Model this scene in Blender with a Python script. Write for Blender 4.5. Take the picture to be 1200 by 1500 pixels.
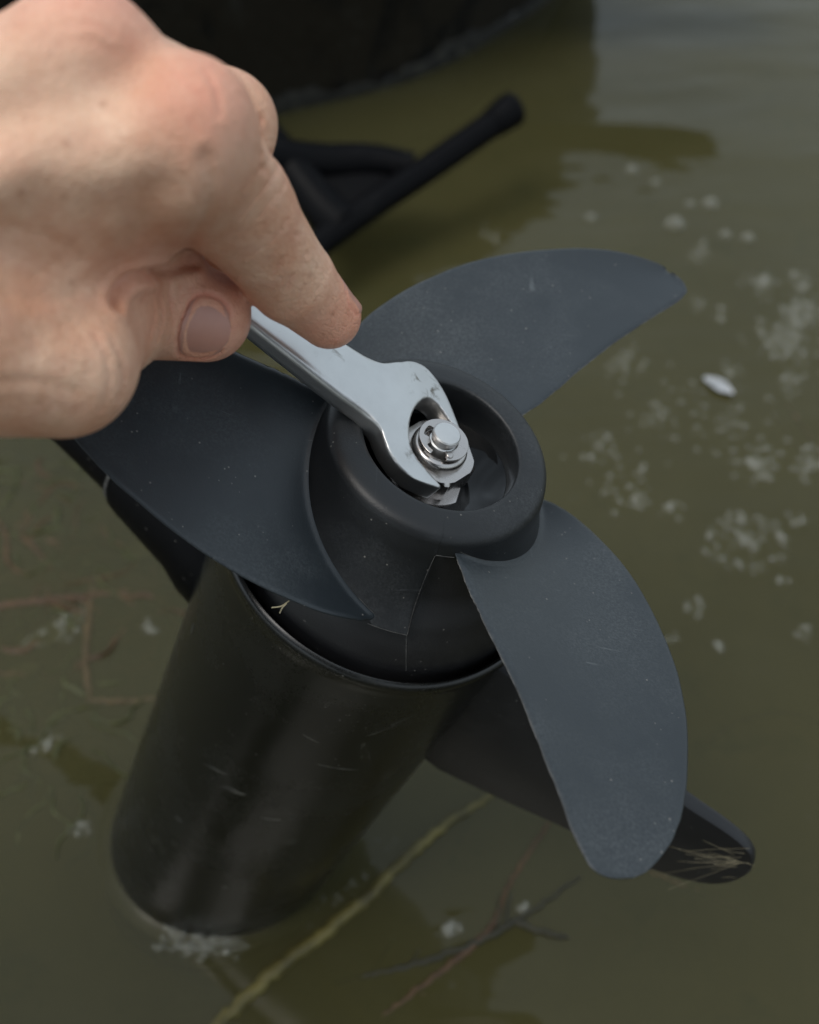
import bpy, bmesh, math, random
import numpy as np
from mathutils import Vector, Matrix

for o in list(bpy.data.objects):
    bpy.data.objects.remove(o, do_unlink=True)
scene = bpy.context.scene
COL = scene.collection
random.seed(7)
rng = np.random.default_rng(7)

# ------------------------------------------------------------------ camera
PITCH = math.radians(48.0)          # the camera looks 48 degrees down at the pond
CAM_H = 40.8                        # centimetres above the water
FPX = 1700.0                        # focal length in photograph pixels (1200 wide)
cam_data = bpy.data.cameras.new('camera')
cam = bpy.data.objects.new('camera', cam_data)
COL.objects.link(cam)
cam.location = (0, 0, CAM_H * .01)
cam.rotation_euler = (math.pi / 2 - PITCH, 0, 0)
cam_data.sensor_fit = 'VERTICAL'
cam_data.sensor_height = 30.0
cam_data.sensor_width = 24.0
cam_data.lens = FPX * 30.0 / 1500.0
cam_data.clip_start = .01
cam_data.clip_end = 2000
cam_data.dof.use_dof = True
cam_data.dof.focus_distance = .252
cam_data.dof.aperture_fstop = 9.2
scene.camera = cam

# ------------------------------------------------------------------ sky, sun, exposure
SUN_EL, SUN_AZ = math.radians(66), math.radians(-122)     # azimuth clockwise from +Y
world = bpy.data.worlds.new('World')
scene.world = world
world.use_nodes = True
wn, wl = world.node_tree.nodes, world.node_tree.links
wn.clear()
w_out = wn.new('ShaderNodeOutputWorld')
w_bg = wn.new('ShaderNodeBackground')
w_sky = wn.new('ShaderNodeTexSky')
w_sky.sky_type = 'NISHITA'
w_sky.sun_disc = False
w_sky.sun_elevation = SUN_EL
w_sky.sun_rotation = SUN_AZ
w_sky.dust_density = 3.0
w_sky.air_density = 1.0
w_hsv = wn.new('ShaderNodeHueSaturation')
w_hsv.inputs['Saturation'].default_value = .75           # thin even cloud
wl.new(w_sky.outputs[0], w_hsv.inputs['Color'])
w_mix = wn.new('ShaderNodeMix'); w_mix.data_type = 'RGBA'
w_mix.inputs[0].default_value = .55                      # even cloud layer over the clear sky
w_mix.inputs[7].default_value = (6.5, 7.4, 7.9, 1)
wl.new(w_hsv.outputs[0], w_mix.inputs[6])
wl.new(w_mix.outputs[2], w_bg.inputs[0])
w_bg.inputs[1].default_value = .13
wl.new(w_bg.outputs[0], w_out.inputs[0])
sun_data = bpy.data.lights.new('sun', 'SUN')
sun_data.energy = 1.35
sun_data.angle = math.radians(30)
sun_data.color = (1, .96, .9)
sun = bpy.data.objects.new('sun', sun_data)
COL.objects.link(sun)
sd = Vector((math.sin(SUN_AZ) * math.cos(SUN_EL), math.cos(SUN_AZ) * math.cos(SUN_EL), math.sin(SUN_EL)))
sun.rotation_euler = sd.to_track_quat('Z', 'Y').to_euler()
scene.view_settings.view_transform = 'Standard'
scene.view_settings.look = 'None'
scene.view_settings.gamma = 1
scene.view_settings.use_curve_mapping = False
scene.view_settings.exposure = 0.25
scene.render.engine = 'CYCLES'

# ------------------------------------------------------------------ frames (centimetres in, metres out)
sP, cP = math.sin(PITCH), math.cos(PITCH)
def CM(p):
    """camera frame (x right, y up, z towards the viewer; cm) -> world metres"""
    p = np.atleast_2d(np.asarray(p, float))
    return np.c_[p[:, 0], p[:, 1] * sP - p[:, 2] * cP, p[:, 1] * cP + p[:, 2] * sP + CAM_H] * .01
MC = np.array([0.74177885, 1.5678961, -25.81868976])     # propeller rim centre, camera frame
_t, _p = 0.71146193, 1.05598493
A3 = np.array([math.sin(_t) * math.cos(_p), math.sin(_t) * math.sin(_p), math.cos(_t)])
EX = np.array([math.sin(_p), -math.cos(_p), 0.])
EY = np.cross(A3, EX)
AXM = np.array([EX, EY, A3])
def AX(p):
    """propeller frame (z along the shaft; cm) -> world metres"""
    return CM(np.atleast_2d(np.asarray(p, float)) @ AXM + MC)
AXO = AXM @ (-MC)
def dirw(v):
    w = CM([v])[0] - CM([[0, 0, 0]])[0]
    return w / np.linalg.norm(w)
UP_AX = AXM @ np.array([0, cP, sP])                      # world up in the propeller frame
def ray_ax(px, py):
    return AXM @ np.array([(px - 600) / FPX, -(py - 750) / FPX, -1.])
def cpt(px, py, depth):
    """camera-frame point at a depth in cm"""
    return np.array([(px - 600) / FPX * depth, -(py - 750) / FPX * depth, -depth])
def wpt(px, py, z=0.0):
    """world point (metres) on the horizontal plane z (cm)"""
    d = np.array([(px - 600) / FPX, -(py - 750) / FPX, -1.])
    dz = d[1] * cP - sP * 1.0
    t = (z - CAM_H) / dz
    return CM([d * t])[0]

# ------------------------------------------------------------------ helpers
def new_obj(name, verts, faces, mat=None, parent=None, smooth=40, origin=None):
    me = bpy.data.meshes.new(name)
    v = np.asarray(verts, float)
    o = bpy.data.objects.new(name, me)
    COL.objects.link(o)
    if parent is not None:
        o.parent = parent
        v = v - np.array(parent_origin(parent))
    elif origin is not None:
        o.location = origin
        v = v - np.array(origin)
    me.from_pydata(v.tolist(), [], [tuple(int(i) for i in f) for f in faces])
    me.validate()
    bm = bmesh.new(); bm.from_mesh(me)
    bmesh.ops.recalc_face_normals(bm, faces=bm.faces)
    bm.to_mesh(me); bm.free()
    if smooth is not None:
        me.polygons.foreach_set('use_smooth', [True] * len(me.polygons))
        if smooth < 180:
            me.set_sharp_from_angle(angle=math.radians(smooth))
    if mat:
        me.materials.append(mat)
    return o
def parent_origin(p):
    o = Vector((0, 0, 0))
    while p is not None:
        o = o + p.location
        p = p.parent
    return o
def empty(name, loc):
    o = bpy.data.objects.new(name, None)
    o.empty_display_size = .02
    o.location = loc
    COL.objects.link(o)
    return o
def tag(o, label=None, cat=None, group=None, kind=None):
    if label: o['label'] = label
    if cat: o['category'] = cat
    if group: o['group'] = group
    if kind: o['kind'] = kind
    return o
def revolve(profile, n=96, close=False):
    """profile list of (R, z) in the propeller frame -> verts (ax frame), faces"""
    th = np.linspace(0, 2 * math.pi, n, endpoint=False)
    V = [[r * math.cos(t), r * math.sin(t), z] for (r, z) in profile for t in th]
    F = []
    for i in range(len(profile) - 1):
        for j in range(n):
            k = (j + 1) % n
            F.append((i * n + j, i * n + k, (i + 1) * n + k, (i + 1) * n + j))
    if close:
        F.append(tuple(range(n))); F.append(tuple((len(profile) - 1) * n + j for j in range(n)))
    return np.array(V), F
def spline(pts, n):
    """Catmull-Rom through points"""
    P = np.asarray(pts, float)
    P = np.vstack([2 * P[0] - P[1], P, 2 * P[-1] - P[-2]])
    m = len(P) - 3
    out = []
    for s in np.linspace(0, m - 1e-9, n):
        i = int(s); t = s - i
        a, b, c, d = P[i:i + 4]
        out.append(.5 * ((2 * b) + (c - a) * t + (2 * a - 5 * b + 4 * c - d) * t * t + (3 * b - a - 3 * c + d) * t ** 3))
    return np.array(out)
def tube(path, rad, seg=10, caps=True, jitter=0.0):
    """tube along world path (metres); rad scalar or list (metres)"""
    P = np.asarray(path, float); n = len(P)
    R = np.full(n, rad) if np.isscalar(rad) else np.interp(np.linspace(0, 1, n), np.linspace(0, 1, len(rad)), rad)
    V, F = [], []
    up = np.array([0.13, .27, .95])
    for i in range(n):
        t = P[min(i + 1, n - 1)] - P[max(i - 1, 0)]; t /= np.linalg.norm(t) + 1e-12
        a = np.cross(t, up); a /= np.linalg.norm(a) + 1e-12; b = np.cross(t, a)
        for j in range(seg):
            w = 2 * math.pi * j / seg
            r = R[i] * (1 + jitter * rng.uniform(-1, 1))
            V.append(P[i] + r * (math.cos(w) * a + math.sin(w) * b))
    for i in range(n - 1):
        for j in range(seg):
            k = (j + 1) % seg
            F.append((i * seg + j, i * seg + k, (i + 1) * seg + k, (i + 1) * seg + j))
    if caps:
        F.append(tuple(range(seg))[::-1]); F.append(tuple((n - 1) * seg + j for j in range(seg)))
    return np.array(V), F
def join(parts):
    V, F, o = [], [], 0
    for v, f in parts:
        V.append(np.asarray(v)); F += [tuple(i + o for i in q) for q in f]; o += len(v)
    return np.vstack(V), F
def bevel(o, w, seg=3, ang=35):
    m = o.modifiers.new('bevel', 'BEVEL'); m.width = w; m.segments = seg
    m.limit_method = 'ANGLE'; m.angle_limit = math.radians(ang)
    m.harden_normals = False
    return o
def surface_nets(F, org, h):
    """zero surface of a scalar grid -> verts, quads"""
    s = F < 0
    nx, ny, nz = F.shape
    cnt = np.zeros((nx - 1, ny - 1, nz - 1), np.uint8)
    for dx in (0, 1):
        for dy in (0, 1):
            for dz in (0, 1):
                cnt += s[dx:nx - 1 + dx, dy:ny - 1 + dy, dz:nz - 1 + dz]
    act = (cnt > 0) & (cnt < 8)
    idx = -np.ones(act.shape, np.int64)
    cells = np.argwhere(act)
    idx[act] = np.arange(len(cells))
    acc = np.zeros((len(cells), 3)); num = np.zeros(len(cells))
    cs = [(0, 0, 0), (1, 0, 0), (0, 1, 0), (1, 1, 0), (0, 0, 1), (1, 0, 1), (0, 1, 1), (1, 1, 1)]
    val = [F[cells[:, 0] + c[0], cells[:, 1] + c[1], cells[:, 2] + c[2]] for c in cs]
    for a in range(8):
        for b in range(a + 1, 8):
            if sum(abs(cs[a][i] - cs[b][i]) for i in range(3)) != 1: continue
            m = (val[a] < 0) != (val[b] < 0)
            t = np.where(m, val[a] / np.where(m, val[a] - val[b], 1), 0)
            for i in range(3):
                acc[:, i] += np.where(m, cs[a][i] + t * (cs[b][i] - cs[a][i]), 0)
            num += m
    V = (cells + acc / num[:, None]) * h + org
    Q = []
    for ax in range(3):
        sl0 = [slice(None)] * 3; sl1 = [slice(None)] * 3
        sl0[ax] = slice(0, -1); sl1[ax] = slice(1, None)
        e = s[tuple(sl0)] != s[tuple(sl1)]
        p = np.argwhere(e)
        u, v = (ax + 1) % 3, (ax + 2) % 3
        ok = (p[:, u] > 0) & (p[:, v] > 0) & (p[:, u] < F.shape[u] - 1) & (p[:, v] < F.shape[v] - 1)
        p = p[ok]
        def at(du, dv):
            q = p.copy(); q[:, u] -= du; q[:, v] -= dv
            return idx[q[:, 0], q[:, 1], q[:, 2]]
        quad = np.stack([at(1, 1), at(0, 1), at(0, 0), at(1, 0)], 1)
        flip = s[p[:, 0], p[:, 1], p[:, 2]] == False
        quad[flip] = quad[flip][:, ::-1]
        Q.append(quad)
    return V, np.vstack(Q)
def mesh_fast(name, V, Q, mat, parent=None, origin=None):
    me = bpy.data.meshes.new(name)
    o = bpy.data.objects.new(name, me); COL.objects.link(o)
    off = np.zeros(3)
    if parent is not None:
        o.parent = parent; off = np.array(parent_origin(parent))
    elif origin is not None:
        o.location = origin; off = np.array(origin)
    me.from_pydata((V - off).tolist(), [], Q.tolist())
    me.polygons.foreach_set('use_smooth', [True] * len(me.polygons))
    me.materials.append(mat)
    return o

# ------------------------------------------------------------------ materials
class NT:
    def __init__(s, name):
        s.m = bpy.data.materials.new(name); s.m.use_nodes = True
        s.t = s.m.node_tree; s.n = s.t.nodes; s.l = s.t.links
        s.b = s.n.get('Principled BSDF'); s.out = s.n.get('Material Output')
        s.co = s.n.new('ShaderNodeTexCoord').outputs['Object']
    def noise(s, scale, detail=4, rough=.6, dist=0, co=None, out='Fac'):
        x = s.n.new('ShaderNodeTexNoise'); x.inputs['Scale'].default_value = scale
        x.inputs['Detail'].default_value = detail; x.inputs['Roughness'].default_value = rough
        x.inputs['Distortion'].default_value = dist
        s.l.new(co or s.co, x.inputs['Vector']); return x.outputs[out]
    def mapping(s, scale=(1, 1, 1), rot=(0, 0, 0), co=None):
        x = s.n.new('ShaderNodeMapping'); x.inputs['Scale'].default_value = scale
        x.inputs['Rotation'].default_value = rot
        s.l.new(co or s.co, x.inputs['Vector']); return x.outputs[0]
    def voro(s, scale, feature='F1', co=None, out='Distance', rnd=1):
        x = s.n.new('ShaderNodeTexVoronoi'); x.feature = feature
        x.inputs['Scale'].default_value = scale; x.inputs['Randomness'].default_value = rnd
        s.l.new(co or s.co, x.inputs['Vector']); return x.outputs[out]
    def ramp(s, fac, stops):
        x = s.n.new('ShaderNodeValToRGB'); e = x.color_ramp.elements
        while len(e) < len(stops): e.new(.5)
        for i, (p, c) in enumerate(stops):
            e[i].position = p
            e[i].color = (c, c, c, 1) if np.isscalar(c) else (*c, 1)
        s.l.new(fac, x.inputs[0]); return x.outputs[0]
    def mix(s, fac, a, b, typ='MIX'):
        x = s.n.new('ShaderNodeMix'); x.data_type = 'RGBA'; x.blend_type = typ
        for i, v in ((0, fac), (6, a), (7, b)):
            if isinstance(v, bpy.types.NodeSocket): s.l.new(v, x.inputs[i])
            elif np.isscalar(v): x.inputs[i].default_value = v if i == 0 else (v, v, v, 1)
            else: x.inputs[i].default_value = (*v, 1)
        return x.outputs[2]
    def math(s, op, a, b=0.0, c=0.0):
        x = s.n.new('ShaderNodeMath'); x.operation = op
        for i, v in enumerate((a, b, c)):
            if isinstance(v, bpy.types.NodeSocket): s.l.new(v, x.inputs[i])
            else: x.inputs[i].default_value = v
        return x.outputs[0]
    def bump(s, h, strength, dist, normal=None):
        x = s.n.new('ShaderNodeBump'); x.inputs['Strength'].default_value = strength
        x.inputs['Distance'].default_value = dist
        s.l.new(h, x.inputs['Height'])
        if normal: s.l.new(normal, x.inputs['Normal'])
        return x.outputs[0]
    def set(s, **k):
        for n, v in k.items():
            i = s.b.inputs[n.replace('_', ' ')]
            if isinstance(v, bpy.types.NodeSocket): s.l.new(v, i)
            elif isinstance(v, (tuple, list)) and len(v) == 3 and i.type == 'RGBA': i.default_value = (*v, 1)
            else: i.default_value = v
        return s

def plastic(name, base, light, rough, dust=.25, scratch=.5, spec=.5, seed=0.0, grain=.35, sp=(.09, .56)):
    t = NT(name)
    co = t.n.new('ShaderNodeMapping'); co.inputs['Location'].default_value = (seed, seed * 2, -seed)
    t.l.new(t.co, co.inputs['Vector']); c = co.outputs[0]
    big = t.noise(28, 5, .6, co=c)
    fine = t.noise(1500, 4, .75, co=c)
    # dry dust film, patchy
    dustf = t.math('MULTIPLY', t.ramp(big, [(.46, 0), (.68, 1)]), t.ramp(fine, [(.42, .05), (.68, 1)]))
    # fine scratches: stretched noise thresholded, two directions
    m1 = t.mapping((260, 18, 40), (.3, .2, .5), c); m2 = t.mapping((22, 300, 60), (.1, .4, -.35), c)
    s1 = t.ramp(t.noise(1, 3, .55, 1.2, co=m1), [(.69, 0), (.72, 1)])
    s2 = t.ramp(t.noise(1, 3, .55, 1.2, co=m2), [(.69, 0), (.72, 1)])
    mask = t.ramp(t.noise(55, 3, co=c), [(.52, 0), (.62, 1)])
    sc = t.math('MULTIPLY', t.math('MAXIMUM', s1, s2), mask)
    specks = t.math('MULTIPLY', t.ramp(t.voro(520, co=c), [(sp[0], 1), (sp[0] * 1.5, 0)]), t.ramp(t.noise(150, 2, co=c), [(sp[1], 0), (sp[1] + .06, 1)]))
    col = t.mix(t.math('MULTIPLY', dustf, dust), base, light)
    col = t.mix(t.math('MULTIPLY', sc, scratch * .5), col, light)
    col = t.mix(t.math('MULTIPLY', specks, .6), col, (.22, .21, .19))
    r = t.math('ADD', t.math('MULTIPLY', big, .18), t.math('ADD', t.math('MULTIPLY', dustf, .12), rough - .09))
    nb = t.bump(t.noise(2600, 2, .5, co=c), grain, .0001)
    nb = t.bump(t.noise(60, 3, .5, co=c), .12, .0008, nb)
    nb = t.bump(sc, -.3 * scratch, .0001, nb)
    t.set(Base_Color=col, Roughness=r, Normal=nb, Specular_IOR_Level=spec)
    return t.m

M_blade = plastic('blade_plastic', (.0135, .0185, .0225), (.12, .135, .14), .40, .34, 1.0, .5)
M_hub = plastic('hub_plastic', (.006, .007, .008), (.12, .13, .135), .44, .32, .45, .45, seed=4.3)
M_drum = plastic('drum_plastic', (.010, .010, .011), (.07, .07, .07), .4, .25, .4, .45, seed=5.0)
M_motor = plastic('motor_paint', (.0045, .005, .005), (.12, .12, .10), .25, .13, 1.0, .5, seed=9.4, grain=.1, sp=(.085, .545))
M_skeg = plastic('skeg_plastic', (.010, .010, .011), (.09, .09, .085), .42, .25, .9, .4, seed=13.0)
M_black = plastic('black_fitting', (.002, .002, .0025), (.015, .015, .015), .45, .05, .2, .07, seed=17.0)

def metal(name, base, rough, stain=.35, streak=(40, 600, 60), aniso=0.0):
    t = NT(name)
    br = t.noise(1, 3, .6, co=t.mapping(streak))
    big = t.noise(90, 5, .65)
    dirt = t.math('MULTIPLY', t.ramp(t.noise(260, 5, .7, .6), [(.56, 0), (.68, 1)]), t.ramp(t.noise(70, 2), [(.48, 0), (.62, 1)]))
    col = t.mix(t.math('MULTIPLY', t.ramp(big, [(.35, 0), (.75, 1)]), .35), base, tuple(c * .72 for c in base))
    col = t.mix(t.math('MULTIPLY', dirt, stain), col, (.10, .08, .05))
    r = t.math('ADD', t.math('MULTIPLY', br, .10), t.math('ADD', t.math('MULTIPLY', big, .14), rough - .1))
    nb = t.bump(br, .06, .0001)
    nb = t.bump(t.noise(140, 4, .6), .08, .0003, nb)
    t.set(Base_Color=col, Metallic=1.0, Roughness=r, Normal=nb)
    return t.m
M_wrench = metal('satin_chrome', (.575, .575, .565), .37, .8, streak=(60, 60, 60))
M_steel = metal('stainless_steel', (.50, .47, .45), .24, .5)
M_stub = metal('shaft_steel', (.62, .62, .61), .42, .35, streak=(300, 300, 300))

def skin_material():
    t = NT('skin')
    red = t.n.new('ShaderNodeAttribute'); red.attribute_name = 'redness'; red = red.outputs['Fac']
    pale = t.n.new('ShaderNodeAttribute'); pale.attribute_name = 'pale'; pale = pale.outputs['Fac']
    mott = t.noise(75, 5, .62)
    mott2 = t.noise(220, 4, .6)
    c = t.mix(t.ramp(mott, [(.36, 0), (.66, 1)]), (.62, .325, .20), (.76, .50, .345))
    c = t.mix(t.math('MULTIPLY', t.ramp(mott2, [(.45, 0), (.7, 1)]), .35), c, (.58, .30, .21))
    c = t.mix(t.math('MULTIPLY', t.ramp(t.noise(650, 3, .7), [(.48, 0), (.68, 1)]), .28), c, (.50, .22, .125))
    c = t.mix(t.math('MULTIPLY', red, .9), c, (.66, .235, .16))
    c = t.mix(t.math('MULTIPLY', pale, .55), c, (.66, .46, .33))
    frk = t.math('MULTIPLY', t.ramp(t.voro(240), [(.10, 1), (.22, 0)]), t.ramp(t.noise(70, 2), [(.47, 0), (.6, 1)]))
    c = t.mix(t.math('MULTIPLY', frk, .42), c, (.33, .13, .07))
    # skin grain: fine cell creases
    cell = t.voro(900, 'DISTANCE_TO_EDGE'); cell2 = t.voro(420, 'DISTANCE_TO_EDGE', co=t.mapping((1, 1.7, .7), (.3, .5, .2)))
    nb = t.bump(t.ramp(cell, [(0, 0), (.12, 1)]), .34, .0003)
    nb = t.bump(t.ramp(cell2, [(0, 0), (.1, 1)]), .2, .0004, nb)
    nb = t.bump(t.noise(160, 5, .6), .3, .0014, nb)
    t.set(Base_Color=c, Roughness=t.math('ADD', .40, t.math('MULTIPLY', mott2, .2)), Normal=nb,
          Subsurface_Weight=.12, Subsurface_Radius=(1.0, .32, .16), Subsurface_Scale=.0016, Specular_IOR_Level=.42)
    return t.m
M_skin = skin_material()
def nail_material():
    t = NT('nail')
    c = t.mix(t.noise(160, 3), (.42, .20, .15), (.52, .275, .21))
    nb = t.bump(t.noise(1, 2, co=t.mapping((500, 900, 500))), .06, .0003)
    t.set(Base_Color=c, Roughness=.34, Normal=nb, Subsurface_Weight=.15, Subsurface_Radius=(1, .4, .3), Subsurface_Scale=.002, Specular_IOR_Level=.5)
    return t.m
M_nail = nail_material()

def flat(name, c1, c2, scale, rough, bumpd=.0003, spec=.4):
    t = NT(name)
    n = t.noise(scale, 5, .65)
    t.set(Base_Color=t.mix(t.ramp(n, [(.3, 0), (.7, 1)]), c1, c2), Roughness=rough, Specular_IOR_Level=spec,
          Normal=t.bump(t.noise(scale * 3, 4), .4, bumpd))
    return t.m
M_flash_glint = flat('mould_flash_and_glint', (.02, .02, .02), (.10, .10, .095), 500, .7)
M_scuff = flat('scuffed_paint_and_glint', (.016, .016, .014), (.09, .088, .075), 260, .35)
M_reed = flat('reed', (.022, .019, .005), (.15, .125, .033), 45, .5)
M_twig_r = flat('red_twig', (.040, .021, .009), (.085, .046, .019), 200, .6)
M_twig_d = flat('dark_twig', (.012, .012, .006), (.03, .027, .012), 200, .6)
M_twig_o = flat('orange_stem', (.045, .030, .011), (.09, .060, .024), 150, .6)
M_leaf_b = flat('brown_leaf', (.04, .022, .009), (.09, .05, .02), 120, .6)
M_leaf_g = flat('green_weed', (.026, .030, .006), (.06, .062, .015), 120, .6)
M_leaf_p = flat('pale_leaf', (.09, .09, .065), (.17, .165, .125), 120, .6)
M_petal = flat('white_petal', (.15, .16, .165), (.46, .47, .48), 110, .5)
M_fibre = flat('dry_fibre', (.26, .225, .13), (.38, .34, .23), 300, .7)
M_sleeve = flat('jacket_cloth', (.012, .013, .014), (.03, .03, .032), 300, .85, .0006, .2)

def hull_material():
    t = NT('hull_skin')
    cam_ = t.noise(16, 4, .6, .8)
    c = t.mix(t.ramp(cam_, [(.42, 0), (.5, 1)]), (.003, .003, .0027), (.011, .009, .0055))
    c = t.mix(t.ramp(t.noise(24, 3, .6, .5), [(.58, 0), (.64, 1)]), c, (.017, .016, .012))
    c = t.mix(t.math('MULTIPLY', t.ramp(t.noise(210, 5, .7), [(.55, 0), (.66, 1)]), .25), c, (.05, .048, .038))
    t.set(Base_Color=c, Roughness=t.math('ADD', .42, t.math('MULTIPLY', cam_, .3)), Normal=t.bump(t.noise(60, 4), .3, .002), Specular_IOR_Level=.15)
    return t.m
M_hull = hull_material()
def scum_material():
    t = NT('waterline_scum')
    c = t.mix(t.ramp(t.noise(150, 5, .7, .5), [(.5, 0), (.72, 1)]), (.004, .004, .003), (.05, .047, .033))
    t.set(Base_Color=c, Roughness=.6, Normal=t.bump(t.noise(300, 4), .5, .001))
    return t.m
M_scum = scum_material()

def water_material(name='pond_water', rough=.02):
    t = NT(name)
    n, l = t.n, t.l
    n.remove(t.b)
    co = t.co
    rip = t.noise(3.2, 3, .5, .3, co=t.mapping((1, 2.6, 1)))
    rip2 = t.noise(14, 3, .5, .2, co=t.mapping((1, 1.8, 1)))
    nb = t.bump(rip, .34, .02)
    nb = t.bump(rip2, .10, .006, nb)
    silt = t.noise(5, 5, .6, .5)
    murk = t.mix(t.ramp(silt, [(.3, 0), (.7, 1)]), (.064, .059, .023), (.086, .080, .036))
    spk = t.math('MULTIPLY', t.ramp(t.voro(75), [(.05, 1), (.1, 0)]), t.ramp(t.noise(20, 3), [(.55, 0), (.65, 1)]))
    murk = t.mix(t.math('MULTIPLY', spk, .5), murk, (.16, .155, .12))
    dif = n.new('ShaderNodeBsdfDiffuse'); l.new(murk, dif.inputs[0])
    tr = n.new('ShaderNodeBsdfTransparent'); tr.inputs[0].default_value = (.62, .60, .36, 1)
    body = n.new('ShaderNodeMixShader'); body.inputs[0].default_value = .48
    l.new(dif.outputs[0], body.inputs[1]); l.new(tr.outputs[0], body.inputs[2])
    gl = n.new('ShaderNodeBsdfGlossy'); gl.inputs['Roughness'].default_value = rough
    l.new(nb, gl.inputs['Normal'])
    fr = n.new('ShaderNodeFresnel'); fr.inputs[0].default_value = 1.333; l.new(nb, fr.inputs['Normal'])
    mx = n.new('ShaderNodeMixShader')
    l.new(fr.outputs[0], mx.inputs[0]); l.new(body.outputs[0], mx.inputs[1]); l.new(gl.outputs[0], mx.inputs[2])
    l.new(mx.outputs[0], t.out.inputs[0])
    return t.m
M_water = water_material()
M_menis = water_material('water_edge', .3)
def bed_material():
    t = NT('pond_bed_mud')
    c = t.mix(t.ramp(t.noise(9, 6, .65, .4), [(.35, 0), (.68, 1)]), (.05, .043, .012), (.095, .08, .028))
    c = t.mix(t.ramp(t.noise(26, 5, .65, .4), [(.55, 0), (.68, 1)]), c, (.03, .035, .006))
    t.set(Base_Color=c, Roughness=.9, Normal=t.bump(t.noise(40, 5), .5, .004))
    return t.m
M_bed = bed_material()
def bubble_material():
    t = NT('foam_bubble')
    n, l = t.n, t.l
    t.set(Base_Color=(.38, .38, .32), Roughness=.08, Specular_IOR_Level=.8)
    tr = n.new('ShaderNodeBsdfTransparent')
    mx = n.new('ShaderNodeMixShader')
    lw = n.new('ShaderNodeLayerWeight'); lw.inputs[0].default_value = .35
    f = t.ramp(lw.outputs['Facing'], [(.1, .13), (.8, .62)])
    l.new(f, mx.inputs[0]); l.new(tr.outputs[0], mx.inputs[1]); l.new(t.b.outputs[0], mx.inputs[2])
    l.new(mx.outputs[0], t.out.inputs[0])
    return t.m
M_bubble = bubble_material()
def pool_material():
    t = NT('pooled_water')
    n, l = t.n, t.l
    n.remove(t.b)
    nb = t.bump(t.noise(40, 2, .4, 1.4), .28, .004)
    dif = n.new('ShaderNodeBsdfDiffuse'); dif.inputs[0].default_value = (.003, .0035, .004, 1)
    gl = n.new('ShaderNodeBsdfGlossy'); gl.inputs['Roughness'].default_value = .015
    l.new(nb, gl.inputs['Normal'])
    fr = n.new('ShaderNodeFresnel'); fr.inputs[0].default_value = 1.24; l.new(nb, fr.inputs['Normal'])
    mx = n.new('ShaderNodeMixShader'); l.new(fr.outputs[0], mx.inputs[0])
    l.new(dif.outputs[0], mx.inputs[1]); l.new(gl.outputs[0], mx.inputs[2])
    l.new(mx.outputs[0], t.out.inputs[0])
    return t.m
M_pool = pool_material()

# ------------------------------------------------------------------ setting: bed and water
bed_v = [(-300, -300, -.085), (300, -300, -.085), (300, 300, -.085), (-300, 300, -.085)]
tag(new_obj('pond_bed', bed_v, [(0, 1, 2, 3)], M_bed, smooth=None), kind='structure')
wat_v = [(-300, -300, 0), (300, -300, 0), (300, 300, 0), (-300, 300, 0)]
tag(new_obj('water', wat_v, [(0, 1, 2, 3)], M_water, smooth=None), kind='structure')

# ------------------------------------------------------------------ boat
wlpx = [(60, 262), (200, 225), (330, 188), (420, 164), (520, 141), (600, 118), (680, 82), (740, 45), (800, 3), (848, -50), (872, -120)]
wl_w = np.array([wpt(x, y)[:2] for x, y in wlpx])
wl_s = spline(wl_w, 60)
far = np.array([[.16, 1.75], [-.6, 1.9], [-1.0, 1.7], [-1.05, 1.1]])
plan = np.vstack([wl_s, spline(np.vstack([wl_s[-1:], far, wl_s[:1]]), 40)[1:-1]])
cen = plan.mean(0)
def hull_ring(k, z):
    return np.c_[cen + (plan - cen) * k, np.full(len(plan), z)]
ringsz = [(.93, -.07), (.975, -.03), (.998, -.004), (1.0, .012), (1.015, .05), (1.035, .10), (1.05, .14), (1.05, .165), (1.03, .18), (.97, .185), (.9, .17), (.85, .16)]
N = len(plan)
hv = np.vstack([hull_ring(k, z) for k, z in ringsz])
hf = [(i * N + j, i * N + (j + 1) % N, (i + 1) * N + (j + 1) % N, (i + 1) * N + j) for i in range(len(ringsz) - 1) for j in range(N)]
hf.append(tuple((len(ringsz) - 1) * N + j for j in range(N)))
boat = tag(empty('boat', (cen[0], cen[1], 0)), 'dark mottled boat hull floating at the top edge, scum along its waterline', 'boat')
new_obj('hull', hv, hf, M_hull, boat, 60)
sv = np.vstack([hull_ring(1.0005, -.003), hull_ring(1.0035, .004), hull_ring(1.004, .010), hull_ring(1.0035, .014)])
sv[2 * N:3 * N, 2] += rng.normal(0, .002, N); sv[3 * N:, 2] += np.convolve(rng.normal(0, .012, N + 4), np.ones(5) / 5, 'valid')
sf = [(i * N + j, i * N + (j + 1) % N, (i + 1) * N + (j + 1) % N, (i + 1) * N + j) for i in range(3) for j in range(N)]
new_obj('scum_line', sv, sf, M_scum, boat, 60)
# block out of view on the stern quarter, sized from its mirror image in the water
p0 = np.array(wpt(885, 100)); 
bx0, bx1 = p0[0] - .12, p0[0] + .105
by0 = p0[1] + .02
bv = [(x, y, z) for x in (bx0, bx1) for y in (by0, by0 + .06) for z in (.084, .100)]
bf = [(0, 1, 3, 2), (4, 6, 7, 5), (0, 4, 5, 1), (2, 3, 7, 6), (0, 2, 6, 4), (1, 5, 7, 3)]
bevel(new_obj('stern_pad', bv, bf, M_hull, boat, 30), .008)

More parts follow.
